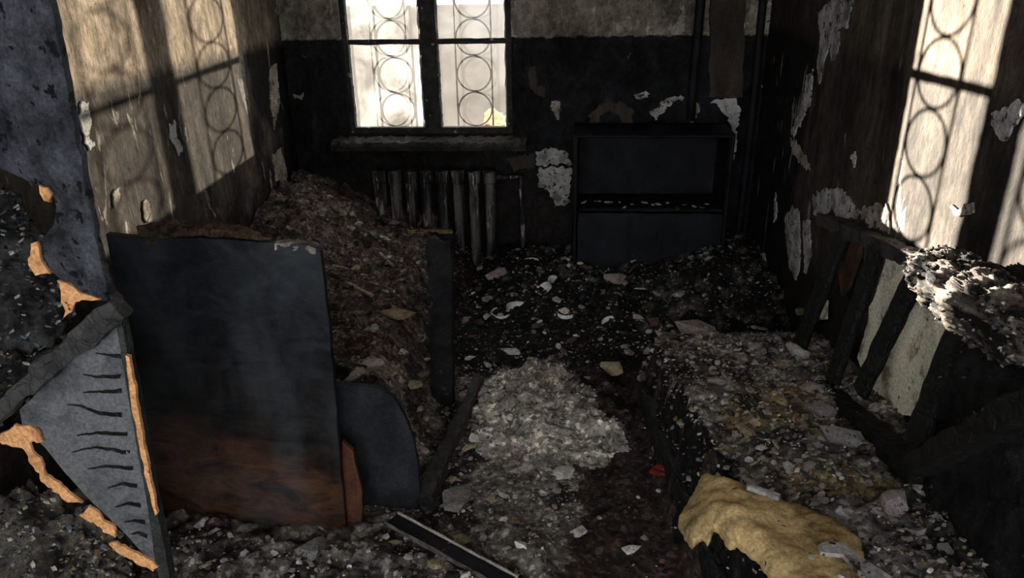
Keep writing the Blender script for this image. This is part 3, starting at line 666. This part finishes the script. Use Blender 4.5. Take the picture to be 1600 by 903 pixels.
# rounded board standing behind it
rb = slab('rounded_board', jag([onp(x, y, 1, 2.02) for x, y in ((500, 600), (545, 602), (590, 606), (615, 622), (632, 648), (645, 682), (652, 720), (656, 765), (650, 800), (600, 815), (500, 815))], .03, .003), (0, 1, 0), .02,
          mottled('matt_black_board', (.008, .0085, .010), (.028, .029, .032), 10, (1, 1, .6), rough=.8))
tag(rb, 'dark grey board with a rounded corner standing behind the black panel', 'board')
# charred post, strut, metal rail
tag(beam('charred_post', onp(692, 625, 1, 2.72), onp(688, 372, 1, 2.72), .10, .06, mottled('sooted_post', (.004, .004, .005), (.022, .022, .023), 14, bs=.9, fleck=(.06, .055, .05), fleck_t=.66, fleck_s=40), None, .007, side=(0, 1, 0), ragged=.03), 'charred black post standing between the brown heap and the ash', 'post')
s0, s1 = onp(662, 782, 2, .06), onp(748, 592, 2, .12)
tag(beam('charred_strut', s0, s1, .065, .05, char_mat('strut_char', (.014, .013, .013), (.05, .047, .046), 30), None, .010, taper=.55), 'charred diagonal strut lying from the rounded board towards the ash heap', 'strut')
rl = empty('metal_rail', onp(690, 850, 2, .08)); tag(rl, 'black metal channel rail with bright edges on the foreground floor', 'rail')
r0, r1 = onp(612, 812, 2, .12), onp(800, 915, 2, .12); dv = (r1 - r0).normalized(); sv = Vector((-dv.y, dv.x, 0))
beam('web', r0, r1, .056, .012, M['char_blue'], rl, .002)
for s in (-1, 1):
    beam('flange', r0 + sv * s * .028 + Vector((0, 0, .006)), r1 + sv * s * .028 + Vector((0, 0, .006)), .004, .018, M['alu'] if s > 0 else mottled('sooty_flange', (.03, .028, .026), (.16, .14, .12), 30), rl, .003, seed=s)

# burnt wardrobe end in the left foreground
WY = 1.45
wd = empty('burnt_wardrobe', (-1.2, WY, 0)); tag(wd, 'burnt wardrobe end board with holes and orange bare edges in the left foreground', 'wardrobe')
def W(pts, y=WY): return [onp(x, yy, 1, y) for x, yy in pts]
slab('end_board', jag(W([(-120, -80), (62, -80), (78, 0), (100, 112), (128, 260), (150, 372), (168, 462), (178, 474), (158, 468), (126, 454), (100, 440), (80, 424), (70, 400), (66, 374), (84, 352), (86, 322), (78, 292), (58, 290), (20, 270), (-120, 215)]), .02, .004), (0, 1, 0), .02, M['blue_char'], wd)
lp = slab('lower_panel', jag(W([(182, 505), (194, 560), (206, 640), (222, 740), (243, 876), (228, 868), (190, 828), (130, 772), (70, 700), (36, 668), (30, 640), (62, 610), (112, 562)]), .03, .002), (0, 1, 0), .018, M['grey_lam'], wd)
for i, pts in enumerate([[(105, 632), (125, 634), (160, 646), (190, 648)], [(120, 680), (150, 676), (199, 678)], [(112, 706), (150, 698), (175, 702), (203, 708)], [(137, 733), (165, 728), (208, 732)],
                         [(168, 762), (190, 755), (215, 760)], [(180, 792), (200, 786), (220, 790)], [(195, 815), (210, 812), (226, 816)], [(130, 585), (150, 588), (188, 588)], [(130, 612), (160, 612), (190, 610)], [(150, 552), (170, 555), (190, 556)], [(205, 835), (216, 832), (230, 838)]]):
    up = [(x, y - (.7 + 2.6 * k / (len(pts) - 1))) for k, (x, y) in enumerate(pts)]; dn = [(x, y + (.7 + 2.6 * k / (len(pts) - 1))) for k, (x, y) in enumerate(pts)]
    slab('char_crack', jag(W(up + dn[::-1], WY - .0005), .008, .0022, i), (0, -1, 0), .0012, M['char'], lp)
e0, e1 = onp(183, 478, 1, WY), onp(262, 905, 1, WY)
slab('edge_strip', jag(W([(172, 462), (182, 470), (192, 520), (212, 620), (232, 740), (262, 880), (280, 990), (262, 990), (244, 880), (222, 742), (200, 620), (184, 520)], WY - .004), .02, .002), (0, 1, 0), .028, char_mat('charred_edge', (.02, .02, .02), (.07, .068, .066), 60), wd)
slab('bare_edge', jag(W([(196, 556), (203, 558), (216, 640), (232, 735), (246, 802), (243, 806), (226, 740), (208, 650)], WY - .010), .015, .003), (0, 1, 0), .01, M['chip'], wd)
for i, pts in enumerate([[(46, 378), (58, 375), (63, 407), (79, 427), (58, 431), (47, 418)], [(92, 436), (107, 444), (124, 456), (157, 467), (115, 472), (112, 488), (99, 495), (101, 479), (94, 470)],
                         [(57, 290), (72, 294), (82, 300), (78, 316), (66, 314), (60, 302)],
                         [(-40, 672), (0, 680), (24, 662), (60, 670), (66, 688), (46, 692), (72, 740), (127, 786), (104, 784), (60, 746), (38, 702), (0, 692), (-40, 700)], [(124, 806), (140, 790), (182, 828), (178, 840)], [(168, 850), (182, 846), (215, 866), (248, 884), (240, 894), (205, 876)]]):
    slab('bare_rim', jag(W(pts, WY - .006), .010, .006, 70 + i), (0, 1, 0), .007, M['chip'], wd)
bm_ = char_mat('charred_rail', (.02, .02, .02), (.085, .08, .078), 35)
beam('fallen_rail', onp(-60, 690, 1, WY - .03), onp(190, 478, 1, WY - .03), .045, .04, bm_, wd, .014, side=(0, 1, 0), step=.012)
# charred clothes spilling from its holes
cm_ = mottled('charred_clothes', (.012, .012, .013), (.14, .135, .13), 16, lo=.40, hi=.72, bs=1.0, bd=.03, fleck=(.30, .28, .25), fleck_t=.665, fleck_s=26, rough=.6, spec=.5)
c1 = onp(-25, 415, 1, WY + .12); tag(lump('charred_clothes', c1, (.20, .10, .24), .05, 9, 6, cm_, None, 3), 'charred black clothes packed in the upper hole of the wardrobe', 'clothes')
c2 = onp(70, 860, 1, WY + .04); tag(lump('charred_rags', c2, (.24, .09, .19), .08, 10, 6, mottled('ashen_rags', (.022, .020, .019), (.27, .235, .19), 12, lo=.38, hi=.72, bs=1.0, bd=.03, fleck=(.40, .36, .30), fleck_t=.66, fleck_s=24), None, 8), 'ashen heap of charred rags at the foot of the wardrobe', 'rags')
c3 = onp(10, 590, 1, WY + .10); tag(lump('charred_coat', c3, (.20, .09, .13), .07, 10, 6, cm_, None, 12), 'charred lump of cloth behind the fallen rail of the wardrobe', 'cloth')

def scatter(src, n, pal, nm, lb, smin=.003, smax=.012):
    V, Fc, Cc = [], [], []; me = src.data; vv = me.vertices
    for _ in range(n):
        w = vv[random.randrange(len(vv))]
        if w.normal.y > .35: continue
        a, f_ = chip_verts(w.co, random.uniform(smin, smax), random.uniform(.3, .9)); o = len(V); V += a; Fc += [tuple(o + q for q in g_) for g_ in f_]
        k = random.uniform(.6, 1.3); c = random.choice(pal); Cc += [tuple(k * t for t in c)] * len(a)
    tag(mesh(nm, V, Fc, M['tint_fine'], None, False, Cc), lb, 'flakes', kind='stuff')
BK, GY_, PA, TN, BL = (.012, .012, .013), (.07, .07, .072), (.32, .30, .27), (.16, .11, .06), (.10, .115, .14)
scatter(bpy.data.objects['charred_clothes'], 1500, [BK, BK, GY_, BL, BL, PA], 'burnt_flakes', 'burnt flakes clinging to the clothes in the upper wardrobe hole')
scatter(bpy.data.objects['charred_rags'], 1800, [BK, GY_, (.14, .13, .12), PA, TN, BL, (.3, .25, .17)], 'ash_flakes', 'grey ash flakes on the rags at the wardrobe foot')
scatter(bpy.data.objects['charred_coat'], 1100, [BK, BK, GY_, PA, TN], 'cinder_flakes', 'cinders on the cloth behind the fallen wardrobe rail')

# slatted bed side leaning on the right wall
sf = empty('slatted_bed_side', (.95, 2.3, .3)); tag(sf, 'charred bed side with black slats leaning on the right wall', 'bed side')
CK = char_mat('charred_slats', (.003, .003, .003), (.010, .0095, .0095), 34)
T0, T1 = onp(1285, 342, 0, 1.02), onp(1470, 424, 0, 1.02)
B0, B1 = onp(1225, 556, 0, .90), onp(1440, 742, 0, .90)
beam('top_rail', T0, T1, .05, .05, char_mat('rail_char', (.012, .011, .010), (.07, .062, .055), 34), sf, .010, step=.012)
beam('bottom_rail', B0, B1, .07, .06, CK, sf, .010)
for i, (tp, bt, w) in enumerate([((1318, 362), (1248, 545), .105), ((1372, 385), (1300, 596), .085), ((1438, 412), (1345, 612), .085), ((1515, 470), (1430, 690), .088)]):
    x_t, x_b = (1.01, .90) if i < 3 else (.98, .87)
    beam('slat', onp(*bt, 0, x_b), onp(*tp, 0, x_t), w, .025, CK, sf, .007, side=(1, 0, 0), seed=i, ragged=.02)
# cream board behind the slats, brown splinter between the first two
tag(slab('cream_board', jag([onp(x, y, 0, 1.035) for x, y in ((1385, 395), (1440, 420), (1475, 470), (1480, 520), (1465, 600), (1450, 655), (1368, 640), (1340, 560))], .03, .01, 3), (1, 0, 0), .012, M['cream']), 'scorched cream board leaning on the wall behind the slats', 'board')
tag(slab('cream_scrap', jag([onp(x, y, 0, .93) for x, y in ((1462, 622), (1480, 628), (1482, 684), (1470, 672), (1448, 665))], .03, .006, 5), (1, 0, 0), .012, M['cream']), 'small torn cream scrap below the last slat', 'scrap')
tag(slab('brown_splinter', jag([onp(x, y, 0, 1.03) for x, y in ((1312, 380), (1345, 368), (1342, 400), (1325, 450), (1314, 462), (1306, 420))], .03, .004, 5), (1, 0, 0), .012, mottled('brown_splinter', (.03, .017, .01), (.12, .062, .032), 10)), 'brown splintered board between the first two black slats', 'splinter')
tag(slab('pale_scrap', jag([onp(x, y, 0, 1.035) for x, y in ((1268, 500), (1282, 462), (1292, 470), (1290, 500))], .02, .006, 6), (1, 0, 0), .010, M['cream']), 'pale torn scrap between the first two slats near the bed', 'scrap')
# charred upright mattress with the ashen cloth roll on top
cmt = lump('charred_mattress', (.97, 1.44, .63), (.072, .31, .28), .018, 11, 6, mottled('charred_ticking', (.004, .004, .004), (.022, .020, .019), 10, bs=1.0, bd=.02, fleck=(.07, .06, .055), fleck_t=.70, fleck_s=36), None, 5, boxy=.55); tag(cmt, 'black charred mattress standing folded against the right wall', 'mattress')
tag(lump('ashen_roll', (.945, 1.66, .985), (.095, .27, .075), .018, 24, 6, M['bundle'], None, 15, boxy=.8, rotz=.06), 'ashen grey roll of burnt cloth on top of the charred mattress', 'cloth')
scatter(bpy.data.objects['ashen_roll'], 900, [BK, BK, GY_, PA, (.25, .2, .16)], 'roll_flakes', 'burnt flakes hanging on the ashen cloth roll', .003, .010)
scatter(bpy.data.objects['charred_mattress'], 500, [BK, BK, BK, GY_], 'mattress_flakes', 'black flakes on the charred mattress at right', .003, .012)
tag(beam('charred_plank', onp(1432, 728, 0, .84), onp(1640, 620, 0, .80), .06, .05, char_mat('plank_char', (.004, .004, .004), (.013, .012, .011)), None, .01), 'black plank leaning in front of the charred mattress at right', 'plank')
# bed rail under the debris
be0, be1 = Vector((bed_edge(2.7) - .01, 2.70, .11)), Vector((bed_edge(1.3) - .01, 1.30, .18))
tag(beam('bed_rail', be0, be1, .04, .10, M['char'], None, .02), 'charred side rail of the bed along the bare floor strip', 'rail')

# tan foam torn open on the near edge of the bed
def foam():
    out = [(1064, 776), (1088, 748), (1096, 732), (1150, 745), (1200, 768), (1250, 782), (1300, 800), (1345, 832), (1362, 903), (1380, 990), (1250, 990), (1222, 905), (1205, 885), (1188, 862), (1158, 836), (1146, 846), (1130, 818), (1118, 806), (1112, 826), (1098, 812), (1086, 818), (1072, 798)]
    pts = [onp(x, y, 2, .53) for x, y in out]
    poly = [(p.x, p.y) for p in jag(pts, .03, .008, 2)]
    xs = [p[0] for p in poly]; ys = [p[1] for p in poly]; st = .008; ix = {}; vs = []; fs = []
    def dist(x, y):
        best = 9
        for (ax, ay), (bx, by) in zip(poly, poly[1:] + poly[:1]):
            L = (bx - ax) ** 2 + (by - ay) ** 2; t = max(0, min(1, ((x - ax) * (bx - ax) + (y - ay) * (by - ay)) / L)) if L else 0
            e = math.hypot(x - ax - t * (bx - ax), y - ay - t * (by - ay))
            if e < best: best = e; bp = (ax + t * (bx - ax), ay + t * (by - ay))
        return best, bp
    I, J = int((max(xs) - min(xs)) / st) + 2, int((max(ys) - min(ys)) / st) + 2; top = {}; near = {}
    def vert(i, j, up):
        k = (i, j, up)
        if k not in ix:
            x, y = min(xs) + i * st, min(ys) + j * st
            if (i, j) not in top: top[(i, j)], near[(i, j)] = dist(x, y)
            d_ = min(1, top[(i, j)] / .045); r = math.sqrt(max(0, 1 - (1 - d_) ** 2))
            base = .505 - .05 * sm(.36, .27, x); z = base + (.032 * r + r * .017 * fbm(x, y, 1, 6, 4) + r * .006 * fbm(x, y, 0, 30, 3)) * (1 if up else 0) - (0 if up else .03 * r)
            if d_ < .3:
                q_ = near[(i, j)]; x, y = x + (q_[0] - x) * (1 if top[(i, j)] < st else 0), y + (q_[1] - y) * (1 if top[(i, j)] < st else 0)
            ix[k] = len(vs); vs.append((x, y, z))
        return ix[k]
    ins = {(i, j) for i in range(I) for j in range(J) if inpoly((min(xs) + (i + .5) * st, min(ys) + (j + .5) * st), poly)}
    for i, j in ins:
        fs.append((vert(i, j, 1), vert(i + 1, j, 1), vert(i + 1, j + 1, 1), vert(i, j + 1, 1))); fs.append((vert(i, j + 1, 0), vert(i + 1, j + 1, 0), vert(i + 1, j, 0), vert(i, j, 0)))
        for (a, b_), (c_, e_), nb in (((i, j), (i + 1, j), (i, j - 1)), ((i + 1, j), (i + 1, j + 1), (i + 1, j)), ((i + 1, j + 1), (i, j + 1), (i, j + 1)), ((i, j + 1), (i, j), (i - 1, j))):
            if nb not in ins: fs.append((vert(a, b_, 0), vert(c_, e_, 0), vert(c_, e_, 1), vert(a, b_, 1)))
    return mesh('foam_piece', vs, fs, M['foam'], None, True)
tag(foam(), 'torn piece of tan mattress foam on the near bed edge', 'foam')
tag(slab('grey_plate', jag([onp(x, y, 2, .57) for x, y in ((1278, 850), (1290, 845), (1318, 848), (1335, 862), (1362, 880), (1395, 903), (1390, 915), (1355, 905), (1335, 888), (1318, 866), (1282, 862))], .03, .003), (0, 0, -1), .01, M['plaster']), 'curved light grey plastic strip lying across the foam', 'strip')
tag(beam('white_stick', onp(1168, 760, 2, .545), onp(1218, 777, 2, .545), .014, .010, M['plaster'], None, .002), 'thin pale stick on the edge of the tan foam', 'stick')
p = on_heap(1038, 737); tag(lump('red_rag', p + Vector((0, 0, .008)), (.045, .03, .014), .02, 20, 4, M['red'], None, 2), 'small red rag on the bare floor strip', 'rag')

for (a, b_, w, lb) in (((594, 398), (616, 420), .012, 'thin pale stick pointing at the post on the brown heap'), ((545, 446), (582, 466), .014, 'grey stick lying beside the black panel on the brown heap'),
                       ((640, 366), (705, 364), .035, 'tan burnt lath under the radiator'), ((520, 418), (545, 424), .012, 'short pale stick at the corner of the black panel')):
    A_, B_ = on_heap(*a) + Vector((0, 0, .012)), on_heap(*b_) + Vector((0, 0, .012))
    tag(beam('burnt_stick', A_, B_, w, w * .6, CM['tan'] if w < .03 else CM['yellow'], None, .004), lb, 'stick')
# broken crockery in the black hollow
def shard(px, py, R_, a0, a1, tilt, yaw, lb, cat='shard', depth=.5):
    """piece of a broken bowl: part of a spherical shell"""
    p = on_heap(px, py); vs, fs = [], []; n, k = 12, 5
    for s in (0, 1):
        for i in range(n + 1):
            for j in range(k + 1):
                a = a0 + (a1 - a0) * i / n; w = math.sin(math.pi * i / n) ** .5
                e = .15 + depth * (j / k) * (.35 + .65 * w); r = R_ * (1 - .06 * s)
                vs.append(Vector((r * math.cos(a) * math.cos(e), r * math.sin(a) * math.cos(e), r * math.sin(e))))
    o = (n + 1) * (k + 1)
    for i in range(n):
        for j in range(k):
            q = [i * (k + 1) + j, (i + 1) * (k + 1) + j, (i + 1) * (k + 1) + j + 1, i * (k + 1) + j + 1]
            fs.append(tuple(q)); fs.append(tuple(o + t for t in reversed(q)))
        for j in (0, k):
            q = (i * (k + 1) + j, (i + 1) * (k + 1) + j, o + (i + 1) * (k + 1) + j, o + i * (k + 1) + j); fs.append(q if j else q[::-1])
    c = sum(vs, Vector()) / len(vs)
    ob_ = mesh('crockery_shard', [v_ - c for v_ in vs], fs, M['white'], None, True); ob_.location = p + Vector((0, 0, R_ * .25)); ob_.rotation_euler = (tilt, 0, yaw)
    return tag(ob_, lb, cat)
shard(804, 484, .075, .6, 2.9, -.7, .5, 'white curved bowl shard standing in the black hollow', depth=.7)
shard(850, 455, .07, -.4, 1.6, -.9, .4, 'large white plate shard near the cabinet foot', depth=.8)
shard(862, 442, .06, .4, 2.0, -1.0, 1.4, 'white pointed plate shard behind the large plate shard', depth=.8)
shard(882, 497, .05, 3.2, 5.9, .2, 0, 'white cup rim lying right of the bowl shard', depth=.4)
shard(778, 494, .05, 2.0, 6.0, .2, 0, 'thin white ring of a broken cup left of the bowl shard', depth=.3)
shard(948, 503, .05, .2, 1.9, -.6, 1.0, 'cream curved shard on the black debris before the cabinet', depth=.5)
shard(832, 408, .05, .2, 2.4, -.2, 0, 'thin pale arc of crockery near the radiator foot', depth=.25)
